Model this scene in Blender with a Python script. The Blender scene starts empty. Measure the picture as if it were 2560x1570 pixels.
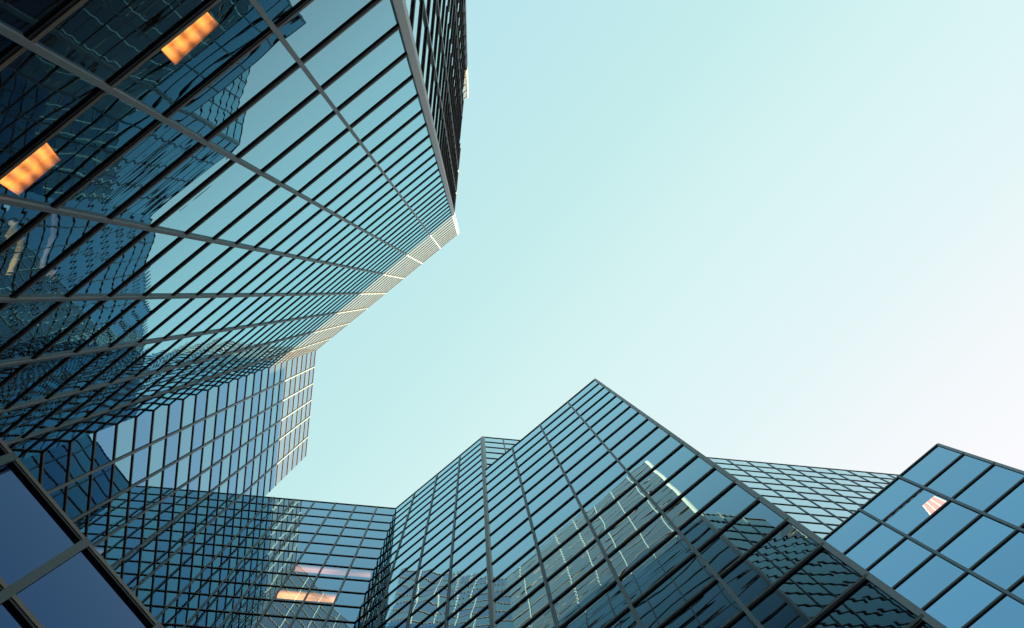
import bpy, math, random
import numpy as np
from mathutils import Matrix, Vector
random.seed(7)
SC = bpy.context.scene
COL = SC.collection
W = 1.8                       # one diagonal bay of the curtain walls, metres
RH = 1.07557 * W              # height of one row of glass

# ------------------------------------------------------------------ camera
F_PX, CX, CY = 2500.0, 1280.0, 785.0
ZEN = (1182.944, 729.532)     # where straight up falls in the picture
def cam_rot():
    v = np.array([(ZEN[0]-CX)/F_PX, (ZEN[1]-CY)/F_PX, 1.0]); v /= np.linalg.norm(v)
    a = np.cross(v, [0, 0, 1]); s = np.linalg.norm(a); c = v[2]
    K = np.array([[0, -a[2], a[1]], [a[2], 0, -a[0]], [-a[1], a[0], 0]])
    return np.eye(3) + K + K@K*((1-c)/s**2)
R = cam_rot()
cd = bpy.data.cameras.new('camera'); cam = bpy.data.objects.new('camera', cd); COL.objects.link(cam)
xa, ya, za = R@np.array([1, 0, 0.]), -(R@np.array([0, 1, 0.])), -(R@np.array([0, 0, 1.]))
cam.matrix_world = Matrix([[xa[0], ya[0], za[0], 0], [xa[1], ya[1], za[1], 0], [xa[2], ya[2], za[2], 0], [0, 0, 0, 1]])
cd.sensor_width = 36; cd.lens = 36*F_PX/2560; cd.clip_start = 0.05; cd.clip_end = 20000
SC.camera = cam
def project(P):
    d = R.T@np.array(P, float)
    if d[2] <= 1e-3: return None
    return CX+F_PX*d[0]/d[2], CY+F_PX*d[1]/d[2]

# ------------------------------------------------------------------ light
EXPO = 2.4                    # exposed for the shade: low sun, dim evening sky
K = 2**EXPO
SUN_AZ = math.radians(50.5)   # from +X towards +Y
SUN_EL = math.radians(10.8)
wd = bpy.data.worlds.new('World'); SC.world = wd; wd.use_nodes = True
nt = wd.node_tree; nt.nodes.clear()
def N(t, typ, **kw):
    n = t.nodes.new(typ)
    for k, v in kw.items():
        if k.startswith('i_'):
            key = k[2:]; key = int(key) if key.isdigit() else key
            n.inputs[key].default_value = v
        else: setattr(n, k, v)
    return n
sky = N(nt, 'ShaderNodeTexSky', sky_type='NISHITA', sun_disc=False)
sky.sun_elevation = SUN_EL; sky.sun_rotation = math.pi/2 - SUN_AZ
sky.air_density = 1.0; sky.dust_density = 2.0; sky.ozone_density = 1.0
# evening haze: the sky pales towards the low sun
tc = N(nt, 'ShaderNodeTexCoord')
dot = N(nt, 'ShaderNodeVectorMath', operation='DOT_PRODUCT'); dot.inputs[1].default_value = (math.cos(math.radians(42)), math.sin(math.radians(42)), 0)
nt.links.new(tc.outputs['Generated'], dot.inputs[0])
mr = N(nt, 'ShaderNodeMapRange'); mr.inputs[1].default_value = -0.6; mr.inputs[2].default_value = 0.6
nt.links.new(dot.outputs['Value'], mr.inputs[0])
ramp = N(nt, 'ShaderNodeValToRGB')
SKY_STOPS = [(0.0, (0.36, 0.71, 0.93)), (0.32, (0.49, 0.79, 0.855)), (0.5, (0.57, 0.865, 0.84)), (0.58, (0.66, 0.91, 0.875)), (0.66, (0.735, 0.935, 0.91)), (0.73, (0.80, 0.94, 0.93)), (0.80, (0.90, 0.955, 0.95)), (0.88, (0.99, 0.97, 0.98))]
el = ramp.color_ramp.elements
while len(el) > 1: el.remove(el[-1])
el[0].position = 0; el[0].color = (*SKY_STOPS[0][1], 1)
for p, c in SKY_STOPS[1:]:
    x = el.new(p); x.color = (*c, 1)
nt.links.new(mr.outputs[0], ramp.inputs[0])
bg1 = N(nt, 'ShaderNodeBackground'); bg1.inputs[1].default_value = 0.05/K
bg2 = N(nt, 'ShaderNodeBackground'); bg2.inputs[1].default_value = 0.93/K
addsh = N(nt, 'ShaderNodeAddShader'); wo = N(nt, 'ShaderNodeOutputWorld')
nt.links.new(sky.outputs[0], bg1.inputs[0]); nt.links.new(ramp.outputs[0], bg2.inputs[0])
nt.links.new(bg1.outputs[0], addsh.inputs[0]); nt.links.new(bg2.outputs[0], addsh.inputs[1]); nt.links.new(addsh.outputs[0], wo.inputs[0])

sd = bpy.data.lights.new('sun', 'SUN'); so = bpy.data.objects.new('sun', sd); COL.objects.link(so)
sd.energy = 5.0; sd.angle = math.radians(0.5); sd.color = (1.0, 0.80, 0.50)
sdir = Vector((math.cos(SUN_AZ)*math.cos(SUN_EL), math.sin(SUN_AZ)*math.cos(SUN_EL), math.sin(SUN_EL)))
so.rotation_euler = sdir.to_track_quat('Z', 'Y').to_euler(); so.location = sdir*200

SC.view_settings.view_transform = 'Standard'; SC.view_settings.look = 'None'
SC.view_settings.exposure = EXPO; SC.view_settings.gamma = 1
SC.render.engine = 'CYCLES'
SC.cycles.max_bounces = 10; SC.cycles.glossy_bounces = 8; SC.cycles.transparent_max_bounces = 12
SC.cycles.caustics_reflective = False; SC.cycles.caustics_refractive = False

# ------------------------------------------------------------------ plan axes (W units; X right, Y down in the picture)
AL = math.radians(5.54209)
c_ = np.array([math.cos(AL), math.sin(AL)]); e_ = np.array([-math.sin(AL), math.cos(AL)])
n_ = (c_+e_)/2**.5; t_ = (c_-e_)/2**.5
S2 = 1/2**.5
HA, HD, HH, HJ = 42.62*W, 34.23011*W, 19.10189*W, 6.40*W
HE = HD-6*RH; HO = HA-9.4*RH; HP = 33*RH
dA, sA, dB, dC, dD, dF, dH, sH, dJ = 2.32147, 1.09579, 6.40264, 7.64779, 4.04727, 4.92779, 8.04709, 5.10595, 2.915
GZ = -1.6                     # ground level below the eye
def isect(n1, d1, n2, d2): return np.linalg.solve(np.array([n1, n2]), [d1, d2])
def CE(a, b): return a*c_+b*e_
M1 = -dA*n_+sA*t_; AB = isect(n_, -dA, c_, -dB); BC = isect(c_, -dB, e_, dC)
CDp = isect(n_, dD, e_, dC); G = isect(n_, dD, e_, dF); EC = G+4*t_
P2 = isect(c_, c_@M1, e_, -6.86)
HC = dH*n_+sH*t_; HF = isect(n_, dH, e_, dF); JA = isect(n_, -dA, t_, -dJ); JD = isect(n_, dD, t_, -dJ); EJ = JD

# ------------------------------------------------------------------ materials
def newmat(name):
    m = bpy.data.materials.new(name); m.use_nodes = True; m.node_tree.nodes.clear(); return m
def math_(t, op, a, b=None, c=None):
    n = t.nodes.new('ShaderNodeMath'); n.operation = op
    for i, v in enumerate((a, b, c)):
        if v is None: continue
        if isinstance(v, (int, float)): n.inputs[i].default_value = v
        else: t.links.new(v, n.inputs[i])
    return n.outputs[0]
def vmath(t, op, a, b=None, s=None):
    n = t.nodes.new('ShaderNodeVectorMath'); n.operation = op
    for i, v in enumerate((a, b)):
        if v is None: continue
        if isinstance(v, tuple): n.inputs[i].default_value = v
        else: t.links.new(v, n.inputs[i])
    if s is not None:
        if isinstance(s, (int, float)): n.inputs['Scale'].default_value = s
        else: t.links.new(s, n.inputs['Scale'])
    return n.outputs[0]
def glass_mat(name, r0, pillow=.004, tilt=.003, roller=.0012, wave=.002, r0_alt=None, base=(.030, .032, .032), clear=False, power=3.5, graze=(.72, .93, 1.0), graze_alt=None, sat=1.0):
    m = newmat(name); t = m.node_tree; L = t.links
    uv = t.nodes.new('ShaderNodeUVMap'); uv.uv_map = 'UVMap'
    sp = t.nodes.new('ShaderNodeSeparateXYZ'); L.new(uv.outputs[0], sp.inputs[0])
    U, V = sp.outputs[0], sp.outputs[1]
    fu, fv = math_(t, 'FRACT', U), math_(t, 'FRACT', V)
    iu, iv = math_(t, 'FLOOR', U), math_(t, 'FLOOR', V)
    cb = t.nodes.new('ShaderNodeCombineXYZ'); L.new(iu, cb.inputs[0]); L.new(iv, cb.inputs[1])
    wn = t.nodes.new('ShaderNodeTexWhiteNoise'); wn.noise_dimensions = '3D'; L.new(cb.outputs[0], wn.inputs['Vector'])
    rs = t.nodes.new('ShaderNodeSeparateColor'); L.new(wn.outputs['Color'], rs.inputs[0])
    r1, r2, r3 = rs.outputs[0], rs.outputs[1], rs.outputs[2]
    pi = math.pi
    cu, cv = math_(t, 'SUBTRACT', fu, .5), math_(t, 'SUBTRACT', fv, .5)
    su_, sv_ = math_(t, 'SINE', math_(t, 'MULTIPLY', cu, pi)), math_(t, 'SINE', math_(t, 'MULTIPLY', cv, pi))
    ccu, ccv = math_(t, 'COSINE', math_(t, 'MULTIPLY', cu, pi)), math_(t, 'COSINE', math_(t, 'MULTIPLY', cv, pi))
    amp = math_(t, 'MULTIPLY', math_(t, 'MULTIPLY_ADD', r1, 1.7, -.35), pillow)
    geo = t.nodes.new('ShaderNodeNewGeometry')
    nz = t.nodes.new('ShaderNodeTexNoise'); nz.inputs['Scale'].default_value = 1.1; nz.inputs['Detail'].default_value = 2.0
    L.new(geo.outputs['Position'], nz.inputs['Vector'])
    ns = t.nodes.new('ShaderNodeSeparateColor'); L.new(nz.outputs['Color'], ns.inputs[0])
    roll = math_(t, 'MULTIPLY', math_(t, 'SINE', math_(t, 'MULTIPLY_ADD', fv, 2*pi*7.3, math_(t, 'MULTIPLY', r3, 6.28))), math_(t, 'MULTIPLY', math_(t, 'POWER', r2, 1.5), roller))
    def s_sum(*a):
        o = a[0]
        for b in a[1:]: o = math_(t, 'ADD', o, b)
        return o
    su = s_sum(math_(t, 'MULTIPLY', math_(t, 'MULTIPLY', su_, ccv), amp), math_(t, 'MULTIPLY', math_(t, 'SUBTRACT', r2, .5), tilt), math_(t, 'MULTIPLY', math_(t, 'SUBTRACT', ns.outputs[0], .5), wave))
    sv = s_sum(math_(t, 'MULTIPLY', math_(t, 'MULTIPLY', sv_, ccu), amp), math_(t, 'MULTIPLY', math_(t, 'SUBTRACT', r3, .5), tilt), math_(t, 'MULTIPLY', math_(t, 'SUBTRACT', ns.outputs[1], .5), wave), roll)
    Z = (0., 0., 1.)
    cr = t.nodes.new('ShaderNodeVectorMath'); cr.operation = 'CROSS_PRODUCT'; cr.inputs[0].default_value = Z; L.new(geo.outputs['Normal'], cr.inputs[1])
    T = cr.outputs[0]
    nn = vmath(t, 'NORMALIZE', vmath(t, 'ADD', vmath(t, 'ADD', geo.outputs['Normal'], vmath(t, 'SCALE', T, None, su)), vmath(t, 'SCALE', (0., 0., 1.), None, sv)))
    # fresnel-like reflectance of the coated pane
    d = t.nodes.new('ShaderNodeVectorMath'); d.operation = 'DOT_PRODUCT'; L.new(geo.outputs['Incoming'], d.inputs[0]); L.new(geo.outputs['Normal'], d.inputs[1])
    x = math_(t, 'POWER', math_(t, 'SUBTRACT', 1.0, math_(t, 'ABSOLUTE', d.outputs['Value'])), power)
    if sat > 1: x = math_(t, 'DIVIDE', math_(t, 'MULTIPLY', x, sat), math_(t, 'MULTIPLY_ADD', x, sat-1, 1.0))
    var = math_(t, 'MULTIPLY_ADD', r1, .16, .92)
    mx0 = t.nodes.new('ShaderNodeMix'); mx0.data_type = 'RGBA'; mx0.inputs[6].default_value = (*r0, 1); mx0.inputs[7].default_value = (*(r0_alt or r0), 1)
    par = math_(t, 'MODULO', math_(t, 'ABSOLUTE', iv), 2.0); L.new(par, mx0.inputs[0])
    sc = vmath(t, 'SCALE', mx0.outputs[2], None, var)
    mx = t.nodes.new('ShaderNodeMix'); mx.data_type = 'RGBA'; L.new(x, mx.inputs[0]); L.new(sc, mx.inputs[6])
    mg = t.nodes.new('ShaderNodeMix'); mg.data_type = 'RGBA'; mg.inputs[6].default_value = (*graze, 1); mg.inputs[7].default_value = (*(graze_alt or graze), 1)
    L.new(par, mg.inputs[0]); L.new(mg.outputs[2], mx.inputs[7])
    gl = t.nodes.new('ShaderNodeBsdfGlossy'); gl.inputs['Roughness'].default_value = 0.0; L.new(mx.outputs[2], gl.inputs['Color']); L.new(nn, gl.inputs['Normal'])
    # dust film: hardly seen face on, milky at a glancing angle
    df = t.nodes.new('ShaderNodeBsdfDiffuse'); mb_ = t.nodes.new('ShaderNodeMix'); mb_.data_type = 'RGBA'
    x8 = math_(t, 'POWER', math_(t, 'SUBTRACT', 1.0, math_(t, 'ABSOLUTE', d.outputs['Value'])), 8.0)
    L.new(x8, mb_.inputs[0]); mb_.inputs[6].default_value = (*[b*.25 for b in base], 1); mb_.inputs[7].default_value = (*[b*1.25 for b in base], 1)
    L.new(mb_.outputs[2], df.inputs['Color'])
    ad = t.nodes.new('ShaderNodeAddShader'); L.new(gl.outputs[0], ad.inputs[0])
    if clear:
        tr = t.nodes.new('ShaderNodeBsdfTransparent'); tr.inputs[0].default_value = (.62, .66, .66, 1); L.new(tr.outputs[0], ad.inputs[1])
    else:
        # a film of dust and the blinds behind the glass
        L.new(df.outputs[0], ad.inputs[1])
    res = ad.outputs[0]
    if clear:   # the inner face of the pane only lets light through
        t2 = t.nodes.new('ShaderNodeBsdfTransparent'); ms = t.nodes.new('ShaderNodeMixShader')
        L.new(geo.outputs['Backfacing'], ms.inputs[0]); L.new(ad.outputs[0], ms.inputs[1]); L.new(t2.outputs[0], ms.inputs[2]); res = ms.outputs[0]
    o = t.nodes.new('ShaderNodeOutputMaterial'); L.new(res, o.inputs[0])
    return m
def metal_mat(name, col, rough=.45, metallic=.3, var=.12, scale=6.0, spec=.3):
    m = newmat(name); t = m.node_tree; L = t.links
    b = t.nodes.new('ShaderNodeBsdfPrincipled'); b.inputs['Roughness'].default_value = rough; b.inputs['Specular IOR Level'].default_value = spec; b.inputs['Metallic'].default_value = metallic
    tcn = t.nodes.new('ShaderNodeTexCoord'); nz = t.nodes.new('ShaderNodeTexNoise'); nz.inputs['Scale'].default_value = scale; nz.inputs['Detail'].default_value = 5
    L.new(tcn.outputs['Object'], nz.inputs['Vector'])
    mx = t.nodes.new('ShaderNodeMix'); mx.data_type = 'RGBA'; L.new(nz.outputs[0], mx.inputs[0])
    mx.inputs[6].default_value = (*[c*(1-var) for c in col], 1); mx.inputs[7].default_value = (*[c*(1+var) for c in col], 1)
    L.new(mx.outputs[2], b.inputs['Base Color'])
    o = t.nodes.new('ShaderNodeOutputMaterial'); L.new(b.outputs[0], o.inputs[0]); return m
def emit_mat(name, col, strength, blobs=0):
    strength = strength*2/K
    m = newmat(name); t = m.node_tree; L = t.links
    e = t.nodes.new('ShaderNodeEmission'); e.inputs[0].default_value = (*col, 1); e.inputs[1].default_value = strength
    if blobs:
        uv = t.nodes.new('ShaderNodeUVMap'); uv.uv_map = 'UVMap'; sp = t.nodes.new('ShaderNodeSeparateXYZ'); L.new(uv.outputs[0], sp.inputs[0])
        s = math_(t, 'SINE', math_(t, 'MULTIPLY', sp.outputs[0], 2*math.pi*blobs))
        nz = t.nodes.new('ShaderNodeTexNoise'); nz.inputs['Scale'].default_value = 2.2; L.new(uv.outputs[0], nz.inputs['Vector'])
        f = math_(t, 'ADD', math_(t, 'MULTIPLY_ADD', s, .33, .30), nz.outputs[0])
        fy = math_(t, 'ADD', math_(t, 'MULTIPLY', math_(t, 'MINIMUM', math_(t, 'MULTIPLY', sp.outputs[1], 2.2), 1.0), .85), .15)
        L.new(math_(t, 'MULTIPLY', math_(t, 'MULTIPLY', f, fy), strength), e.inputs[1])
    o = t.nodes.new('ShaderNodeOutputMaterial'); L.new(e.outputs[0], o.inputs[0]); return m

R0_A = (.008, .038, .075)
PA = dict(pillow=.0065, tilt=.004, roller=.0028, wave=.007, base=(.06, .055, .05), graze=(.50, .88, 1.0), power=5.2, sat=3.0)
PC = dict(pillow=.005, tilt=.004, roller=.0020, wave=.005)
PH = dict(pillow=.003, tilt=.002, roller=.0008, wave=.002)
R0_C, R0_H = (.03, .13, .24), (.17, .32, .43)
M = dict(
    glassA=glass_mat('mirror glass of the tall tower', R0_A, **PA),
    glassA0=glass_mat('mirror glass of the tower side', R0_A, .001, .001, .0003, .0005, graze=(.85, .97, 1.0), power=2.6),
    glassB=glass_mat('two tone mirror glass', (.04, .19, .28), .0022, .0014, .0006, .002, r0_alt=(.02, .13, .27), base=(.06, .055, .05), graze=(.54, .82, .92), graze_alt=(.46, .74, .92)),
    glassC=glass_mat('mirror glass of the low link', R0_C, **PC),
    glassD=glass_mat('mirror glass of the stepped tower', (.010, .05, .095), .005, .0032, .0022, .005, graze=(.62, .90, 1.0), power=5.2, sat=3.0),
    glassF=glass_mat('pale mirror glass of the long side', (.16, .34, .48), .003, .002, .001, .002, graze=(.86, .97, 1.0)),
    glassH=glass_mat('blue mirror glass', R0_H, **PH),
    glassJ=glass_mat('dark blue mirror glass', (.016, .040, .125), .001, .001, .0003, .001, base=(.006, .012, .03), power=5),
    clearA=glass_mat('glass before a lit ceiling', R0_A, clear=True, **PA),
    clearC=glass_mat('glass before a lit cove', R0_C, clear=True, **PC),
    clearH=glass_mat('glass before a louvred lamp', R0_H, clear=True, **PH),
    fin=metal_mat('grey aluminium fin', (.20, .25, .265), .5, 0, spec=.3),
    shadefin=metal_mat('grey aluminium fin with painted shade', (.035, .060, .068), .5, .1),  # annex fins: shade of the deep court put into the colour
    col=metal_mat('pale aluminium corner cladding', (.36, .39, .38), .45, 0, spec=.3),
    bar=metal_mat('dark anodised bar', (.009, .011, .016), .6, .0),
    nosing=metal_mat('bronze bar cap', (.17, .15, .12), .5, 0, spec=.15),
    core=metal_mat('dark building core', (.03, .035, .04), .8, 0),
    roof=metal_mat('gravel roof', (.22, .21, .20), .9, 0),
    ground=metal_mat('stone paving', (.050, .055, .060), .85, 0, .2, .4),
    housing=metal_mat('lamp housing', (.25, .24, .22), .5, .2),
    orange=emit_mat('warm lamp diffuser', (1.0, .27, .045), 1.55, 4),
    amber=emit_mat('amber cove lamp', (1.0, .40, .14), 1.1, 1),
    pink=emit_mat('soft pink cove lamp', (1.0, .42, .30), .42, 1),
    panelw=emit_mat('louvre panel glow', (1.0, .27, .06), .85),
    tube=emit_mat('fluorescent tube', (1.0, .72, .40), 1.25),
)

# ------------------------------------------------------------------ mesh helpers
class MB:
    def __init__(s): s.v = []; s.f = []; s.uv = []; s.has = False
    def hexa(s, p, uvs=None):
        """p: 8 points, 0-3 the outer face, 4-7 the inner one; uvs for the four outer corners"""
        b = len(s.v); s.v += [tuple(map(float, q)) for q in p]
        for f in ((0, 1, 2, 3), (7, 6, 5, 4), (0, 4, 5, 1), (1, 5, 6, 2), (2, 6, 7, 3), (3, 7, 4, 0)):
            s.f.append(tuple(b+i for i in f)); s.uv += [(uvs[i % 4] if uvs else (0, 0)) for i in f]
        return s
    def prism(s, poly, z0, z1):
        b = len(s.v); k = len(poly)
        s.v += [(float(x), float(y), z0) for x, y in poly]+[(float(x), float(y), z1) for x, y in poly]
        area = sum(poly[i][0]*poly[(i+1) % k][1]-poly[(i+1) % k][0]*poly[i][1] for i in range(k))
        lo = tuple(range(b, b+k)); hi = tuple(range(b+k, b+2*k))
        fs = [tuple(reversed(lo)), hi]+[(b+i, b+(i+1) % k, b+k+(i+1) % k, b+k+i) for i in range(k)]
        if area < 0: fs = [tuple(reversed(f)) for f in fs]
        for f in fs: s.f.append(f); s.uv += [(0, 0)]*len(f)
        return s
    def build(s, name, mat, parent=None, origin=None):
        me = bpy.data.meshes.new(name)
        o = np.array(origin if origin is not None else (0, 0, 0), float)
        me.from_pydata([tuple(np.array(v)-o) for v in s.v], [], s.f); me.materials.append(mat)
        l = me.uv_layers.new(name='UVMap'); l.data.foreach_set('uv', np.array(s.uv, float).ravel())
        me.update(); ob = bpy.data.objects.new(name, me); COL.objects.link(ob)
        if parent is not None:
            ob.parent = parent; ob.location = Vector(o)-parent.location
        else: ob.location = o
        return ob
def thing(name, label, cat, loc, group=None):
    o = bpy.data.objects.new(name, None); COL.objects.link(o); o.location = loc; o.empty_display_size = .5
    o['label'] = label; o['category'] = cat
    if group: o['group'] = group
    return o
def box_sn(P0, T, Nn, s0, s1, d0, d1, z0, z1, uvs=None):
    """8 corners of a box along a face: s along it, d outward, z up (metres)"""
    def q(s, d, z): p = P0+T*s+Nn*d; return (p[0], p[1], z)
    return [q(s0, d1, z0), q(s1, d1, z0), q(s1, d1, z1), q(s0, d1, z1), q(s0, d0, z0), q(s1, d0, z0), q(s1, d0, z1), q(s0, d0, z1)]

class Building:
    """curtain-walled block; faces added one by one, panels, bars and fins become its parts"""
    def __init__(s, name, label, cat, loc):
        s.root = thing(name, label, cat, loc); s.panels = []; s.bars = {}; s.fins = []
    def face(s, A, B, side, ztop, glass, mull, rh=RH, fin=(.068, .055), bar=(.16, .025), zbot=GZ, clear=None, clearmat=None, fid=0, finmat='fin', cols=(), barmat='bar', overrun=0.0, round_=0):
        """A->B plan ends in W units, side: point on the outside, mull: distances from A in W units"""
        A = np.array(A)*W; B = np.array(B)*W; Ln = np.linalg.norm(B-A); T = (B-A)/Ln
        Nn = np.array([T[1], -T[0]])
        if Nn@(np.array(side)*W-A) < 0: Nn = -Nn
        flip = np.cross(np.array([*T, 0]), np.array([0, 0, 1]))[:2]@Nn < 0
        pos = sorted([0.0]+[m*W for m in mull if 0.02 < m*W < Ln-.02]+[Ln])
        nr = int(math.ceil((ztop-zbot)/rh-.02))
        for i in range(len(pos)-1):
            for k in range(nr):
                z1 = ztop-k*rh; z0 = max(zbot, z1-rh)
                u0, u1 = i+fid*40+.001, i+fid*40+.999; v1, v0 = -k-.001, -k-(z1-z0)/rh+.001
                p = box_sn(A, T, Nn, pos[i], pos[i+1], -.024, 0, z0, z1)
                uvs = [(u0, v0), (u1, v0), (u1, v1), (u0, v1)]
                if flip:
                    p = [p[j] for j in (1, 0, 3, 2, 5, 4, 7, 6)]; uvs = [uvs[j] for j in (1, 0, 3, 2)]
                pr = [project(q) for q in p[:4]]; area = 0
                if all(pr):
                    ctr = np.mean(pr, axis=0)
                    a = abs(sum(pr[j][0]*pr[(j+1) % 4][1]-pr[(j+1) % 4][0]*pr[j][1] for j in range(4)))/2
                    if -80 < ctr[0] < 2640 and -80 < ctr[1] < 1650: area = a
                mt = clearmat if clear and (i, k) in clear else glass
                s.panels.append((area if mt == glass else 1e9, p, uvs, mt))
        for k in range(nr+1):
            zc = ztop-k*rh
            if zc < zbot+.3: continue
            z1 = zc+(.03 if k == 0 else bar[0]/2); z0 = zc-(bar[0]-.03 if k == 0 else bar[0]/2)
            p = box_sn(A, T, Nn, .012, Ln-.012, .001, bar[1], z0, z1)
            if flip: p = [p[j] for j in (1, 0, 3, 2, 5, 4, 7, 6)]
            s.bars.setdefault(round(zc, 1), (barmat, [], []))[1].append(p)
            p = box_sn(A, T, Nn, .012, Ln-.012, bar[1]+.001, bar[1]+.009, z1-.090, z1-.005)
            if flip: p = [p[j] for j in (1, 0, 3, 2, 5, 4, 7, 6)]
            s.bars[round(zc, 1)][2].append(p)
        for m in pos[1:-1]:
            p = box_sn(A, T, Nn, m-fin[0]/2, m+fin[0]/2, .002, fin[1], zbot, ztop+.05+overrun)
            if flip: p = [p[j] for j in (1, 0, 3, 2, 5, 4, 7, 6)]
            s.fins.append((p, finmat))
    def column(s, P, width, depth, Ta, Tb, ztop, zbot=GZ, joints=2*RH):
        """L-shaped corner cladding at plan point P, arms along Ta and Tb; real open joints between its lengths"""
        P = np.array(P)*W
        z = ztop
        while z > zbot:
            z0 = max(zbot, z-joints)
            mb = MB()
            Na = np.array([Ta[1], -Ta[0]]); Na = -Na if Na@np.array(Tb) > 0 else Na
            Nb = np.array([Tb[1], -Tb[0]]); Nb = -Nb if Nb@np.array(Ta) > 0 else Nb
            # outline: end of arm a, outer mitre, end of arm b, back along the wall line
            mit = isect(Na, Na@P+depth, Nb, Nb@P+depth)
            poly = [P+Ta*width, P+Ta*width+Na*depth, mit, P+Tb*width+Nb*depth, P+Tb*width, P]
            mb.prism(poly, z0+.012, z)
            mb.build('corner_cladding', M['col'], s.root, (P[0], P[1], z0)); z = z0
    def core(s, poly, z1, inset=.5, z0=GZ, name='core'):
        poly = [np.array(p)*W for p in poly]; k = len(poly)
        area = sum(poly[i][0]*poly[(i+1) % k][1]-poly[(i+1) % k][0]*poly[i][1] for i in range(k)); sg = 1 if area > 0 else -1
        out = []
        for i in range(k):
            a, b, c = poly[i-1], poly[i], poly[(i+1) % k]
            d1 = (b-a)/np.linalg.norm(b-a); d2 = (c-b)/np.linalg.norm(c-b)
            n1 = sg*np.array([-d1[1], d1[0]]); n2 = sg*np.array([-d2[1], d2[0]])
            out.append(isect(n1, n1@b+inset, n2, n2@b+inset) if abs(np.cross(n1, n2)) > 1e-3 else b+n1*inset)
        mb = MB().prism(out, z0, z1); o = mb.build(name, M['core'], s.root, (*out[0], z0))
        rf = MB().prism([p for p in out], z1+.004, z1+.05).build('roof', M['roof'], s.root, (*out[0], z1))
        return o
    def finish(s, keep=100):
        s.panels.sort(key=lambda a: -a[0])
        rest = {}
        for i, (a, p, uvs, mt) in enumerate(s.panels):
            if i < keep and a > 0:
                MB().hexa(p, uvs).build('glass_panel', M[mt], s.root, p[0])
            else: rest.setdefault(mt, []).append((p, uvs))
        for mt, L in rest.items():
            mb = MB()
            for p, uvs in L: mb.hexa(p, uvs)
            o = mb.build('glass_panels', M[mt], s.root, L[0][0][0]); o['kind'] = 'stuff'
        for zc, (mt, L, L2) in s.bars.items():
            mb = MB()
            for p in L: mb.hexa(p)
            o = mb.build('transom', M[mt], s.root, L[0][0])
            mb = MB()
            for p in L2: mb.hexa(p)
            q = mb.build('nosing', M['nosing'], None, L[0][0]); q.parent = o; q.location = (0, 0, 0)
        for p, mt in s.fins: MB().hexa(p).build('mullion', M[mt], s.root, p[0])

def steps(a, b, d): return list(np.arange(a, b, d))
O = (0, 0)
# ------------------------------------------------------------------ ground
g = MB().prism([(-3000, -3000), (3000, -3000), (3000, 3000), (-3000, 3000)], GZ-1, GZ).build('ground', M['ground']); g['kind'] = 'structure'

# ------------------------------------------------------------------ tall tower (upper left)
LA = np.linalg.norm(AB-M1)
TA = Building('glass_tower', 'tallest blue mirror glass tower at upper left, its top rows catching the sun', 'tower', (*(M1*W), GZ))
TA.face(M1, AB, O, HA, 'glassA', steps(1, LA, 1), clear={(1, 33), (2, 33)}, clearmat='clearA', fid=1)
eB = [3.82-AB@e_, 4.53-AB@e_, 5.24-AB@e_, 5.94-AB@e_, 6.81-AB@e_]
TA.face(AB, BC, O, HA, 'glassB', eB, fid=2, bar=(.13, .03), fin=(.09, .05))
cO = c_@M1
PS = [M1, CE(cO, -4.6), CE(cO, -5.8), P2]
HOS = [30.3*RH, 28.6*RH, 27.0*RH]
for j in range(3):      # the roof of the side face steps down twice
    LO = np.linalg.norm(PS[j+1]-PS[j])
    TA.face(PS[j], PS[j+1], O, HOS[j], 'glassA0', steps(S2, LO-.1, S2), fid=30+j, bar=(.16, .032), fin=(.06, .045), overrun=.5)
# diagonal set-back storeys at the far end of the side face
PB = P2-2.6*t_
TA.face(P2, PB, O, HP, 'glassA', steps(S2, 2.6, S2), fid=4, zbot=HOS[2]+.05)
TA.column(M1, .13, .05, -t_, -e_, HA)
TA.column(P2, .12, .05, -t_, e_, HP)
BK = 20
TA.core([M1, AB, BC, CE(-BK, dC-.0), CE(-BK, -20), CE(-BK+2, -20), M1-10*n_], HA-.3, inset=1.2)
for j in range(3):
    TA.core([PS[j]-.02*t_, PS[j+1]+.02*e_, PS[j+1]-12*c_, PS[j]-12*c_], HOS[j]-.3, inset=.3 if j else .5, name='wing_core')
TA.core([P2-.02*c_, PB, PB-3*n_, P2-3*n_], HP-.3, inset=.3, z0=HOS[2], name='setback_core')
# floor slabs behind the two lit bays
for k in (33, 34):
    zc = HA-k*RH; A = M1*W; T = -t_
    MB().hexa(box_sn(A, T, n_, .6, 3.6*W, -1.19, -.06, zc-.12, zc+.02)).build('floor_slab', M['core'], TA.root, (*A, zc))
TA.finish()

# ------------------------------------------------------------------ link block C
LC = np.linalg.norm(CDp-BC)
cm = [(-2.56-k*S2)-(-dB) for k in range(0, 6)]
TC = Building('link_block', 'low mirror glass block wedged between the two towers, lamp light glowing behind its panes', 'building', (*(BC*W), GZ))
TC.face(BC, CDp, O, HD, 'glassC', cm, fid=5, bar=(.09, .03), fin=(.08, .05), clear={(4, 9), (5, 9), (3, 9), (5, 7), (4, 7), (6, 7), (6, 9)}, clearmat='clearC')
TC.core([BC, CDp, CDp+8*e_, BC+8*e_], HD-.3, inset=.7)
for k in (7, 9):
    zc = HD-k*RH; A = BC*W
    MB().hexa(box_sn(A, c_, -e_, .5*W, LC*W-.1, -.69, -.06, zc-.03, zc+.10)).build('floor_slab', M['core'], TC.root, (*A, zc))
TC.finish()

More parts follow.
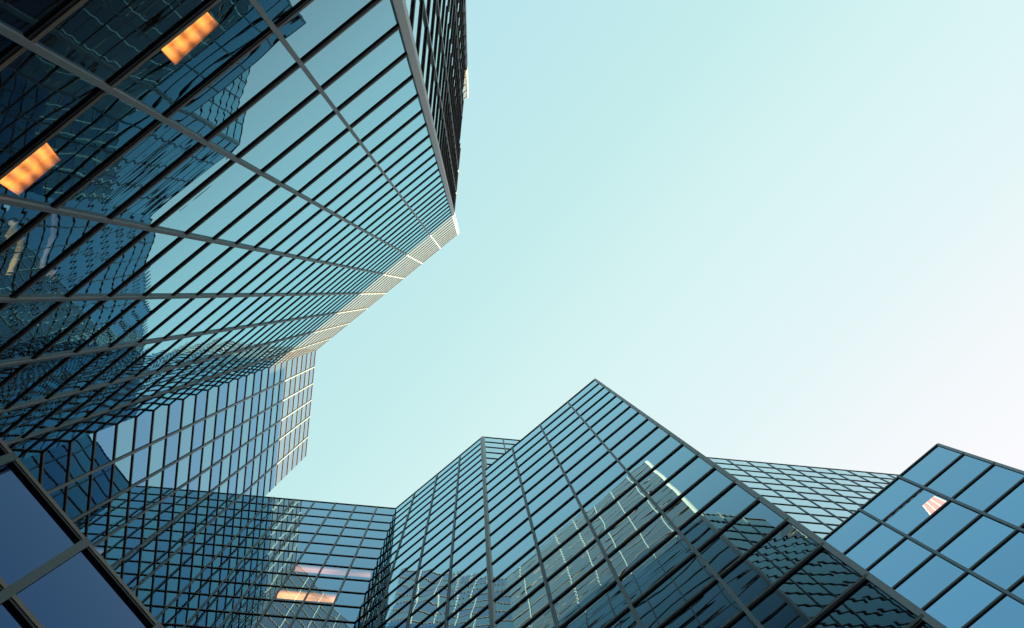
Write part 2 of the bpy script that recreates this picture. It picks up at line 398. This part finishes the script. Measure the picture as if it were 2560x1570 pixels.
# ------------------------------------------------------------------ stepped tower D/F
LD = np.linalg.norm(G-CDp)
TD = Building('stepped_tower', 'long mirror glass tower at lower centre whose higher roof shows behind the low wing', 'tower', (*(G*W), GZ))
TD.face(CDp, G, O, HD, 'glassD', [LD-k for k in range(1, 4)], fid=6, bar=(.15, .03), fin=(.08, .045))
FE = CE(26*S2, 0)+G
TD.face(G, FE, G-5*e_, HD, 'glassF', steps(S2, 26*S2-.1, S2), fid=7, bar=(.12, .025), fin=(.06, .04), zbot=GZ)
TD.column(G, .13, .05, -t_, c_, HD)
TD.core([CDp, G, FE, FE+9*e_, CDp+14*e_+0*c_], HD-.3, inset=.4)
# unseen block added on the roof to shade the tall tower's two-tone face
TD.core([CE(0, 9.7), CE(0, 14.5), CE(3, 14.5)], HD+3.1*RH, inset=.01, z0=HD-.2, name='shadow_block')
TD.finish()

# ------------------------------------------------------------------ low wing E
TE = Building('low_wing', 'lower mirror glass wing with a sharp roof corner, in front of the stepped tower', 'building', (*(EC*W), GZ))
TE.face(G, EC, O, HE, 'glassD', [1, 2, 3], fid=8, bar=(.15, .03), fin=(.08, .045))
ES = isect(t_, t_@EC, e_, dF)
TE.face(EC, ES, EC+5*t_, HE, 'glassD', [1, 2], fid=9, bar=(.15, .03), fin=(.08, .045))
TE.column(EC, .075, .035, -t_, n_, HE)
TE.core([G+.01*c_, EC, ES], HE-.3, inset=.25)
TE.finish()

# ------------------------------------------------------------------ right building H
TH = Building('right_block', 'blue glass block with large panes and a pointed corner at the right edge', 'building', (*(HC*W), GZ))
LH = np.linalg.norm(HC-HF)
TH.face(HF, HC, O, HH, 'glassH', [LH-k for k in range(1, int(LH)+1)], fid=10, bar=(.13, .03), fin=(.09, .05), clear={(int(LH)-1, 1)}, clearmat='clearH')
HS = HC+8*n_
TH.face(HC, HS, HC+5*t_, HH, 'glassH', steps(1, 8, 1), fid=11)
TH.column(HC, .07, .03, -t_, n_, HH)
TH.core([HF, HC, HS, HF+8*n_+3*c_], HH-.3, inset=1.2)
for k in (1, 2):
    zc = HH-k*RH; A = HC*W
    MB().hexa(box_sn(A, -t_, -n_, .12, 2.2*W, -1.19, -.06, zc-.1, zc+.05)).build('floor_slab', M['core'], TH.root, (*A, zc))
TH.finish()

# ------------------------------------------------------------------ near annex J (lower left)
LJ = np.linalg.norm(JD-JA)
TJ = Building('near_annex', 'dark blue glass annex closest to the camera at lower left, with wide black roof bar', 'building', (*(JA*W), GZ))
jm = [m for m in [(-.331+k*S2)-(-dA) for k in range(-4, 9)]]
TJ.face(JA, JD, O, HJ, 'glassJ', jm, fid=12, bar=(.14, .04), fin=(.10, .05), finmat='shadefin')
TJ.core([JA, JD, JD-1.2*t_+.3*n_*0, JA-1.2*t_], HJ-.1, inset=.12)
TJ.finish()

# ------------------------------------------------------------------ lamps behind the glass
def px_plane(p, z):
    d = R@np.array([(p[0]-CX)/F_PX, (p[1]-CY)/F_PX, 1.0]); return d[:2]/d[2]*z
def lamp_quad(name, label, quad, z, mat, group=None, tubes=0):
    """a flat lamp under the slab at height z; quad: its four plan corners (metres)"""
    q = [np.array(a) for a in quad]; ctr = sum(q)/4
    r = thing(name, label, 'ceiling lamp', (*ctr, z), group)
    ar = sum(q[i][0]*q[(i+1) % 4][1]-q[(i+1) % 4][0]*q[i][1] for i in range(4))
    uv = [(0, 1), (1, 1), (1, 0), (0, 0)]
    def slab(qq, z0, z1, nm, mt):
        mb = MB(); p = [(*a, z0) for a in qq]+[(*a, z1) for a in qq]
        if ar > 0: p = [p[j] for j in (3, 2, 1, 0, 7, 6, 5, 4)]; u = [uv[j] for j in (3, 2, 1, 0)]
        else: u = uv
        mb.hexa(p, u); return mb.build(nm, M[mt], r, (*ctr, z0))
    big = [ctr+(a-ctr)*1.04 for a in q]
    slab(big, z+.012, z+.05, 'housing', 'housing'); slab(q, z, z+.010, 'diffuser', mat)
    for k in range(tubes):
        f = k/(tubes-1)*.94+.03; a = q[0]*(1-f)+q[1]*f; b = q[3]*(1-f)+q[2]*f
        w = (q[1]-q[0])*.035
        slab([a-w, a+w, b+w, b-w], z-.03, z-.004, 'tube', 'tube')
    return r
zL = HA-33*RH-.20
def strip(p0, p1, p2, p3, z): return [px_plane(p, z) for p in (p0, p1, p2, p3)]
def ext(q, f=.35):   # the lamp runs on behind the bar below
    a, b, c, d = q; return [a+(a-d)*f, b+(b-c)*f, c, d]
lamp_quad('ceiling_lamp', 'orange ceiling lamp glowing behind the upper left glass, the higher of two', ext(strip((404, 125), (518, 30), (546, 61), (438, 162), zL)), zL, 'orange', 'orange ceiling lamps in the tall tower')
lamp_quad('ceiling_lamp', 'orange ceiling lamp at the left picture edge, the lower of two', ext(strip((8, 463), (123, 366), (150, 400), (45, 488), zL)), zL, 'orange', 'orange ceiling lamps in the tall tower')
zH = HH-1*RH-.16
lamp_quad('louvre_lamp', 'pale louvred ceiling lamp shining through the blue block at right', strip((2306, 1264), (2336, 1240), (2372, 1256), (2328, 1292), zH), zH, 'panelw', tubes=4)
def cove(name, label, c0, c1, e0, e1, z, mat):
    q = [CE(c0, e1)*W, CE(c1, e1)*W, CE(c1, e0)*W, CE(c0, e0)*W]
    lamp_quad(name, label, q, z, mat)
zc = HD-9*RH-.10
cove('cove_lamp', 'wide amber lamp strip glowing near the foot of the link block', -4.05, -2.62, dC+.06, dC+.27, zc, 'amber')
zc = HD-7*RH-.10
cove('cove_lamp', 'faint pink lamp strip two rows above the amber one in the link block', -4.0, -2.0, dC+.03, dC+.21, zc, 'pink')
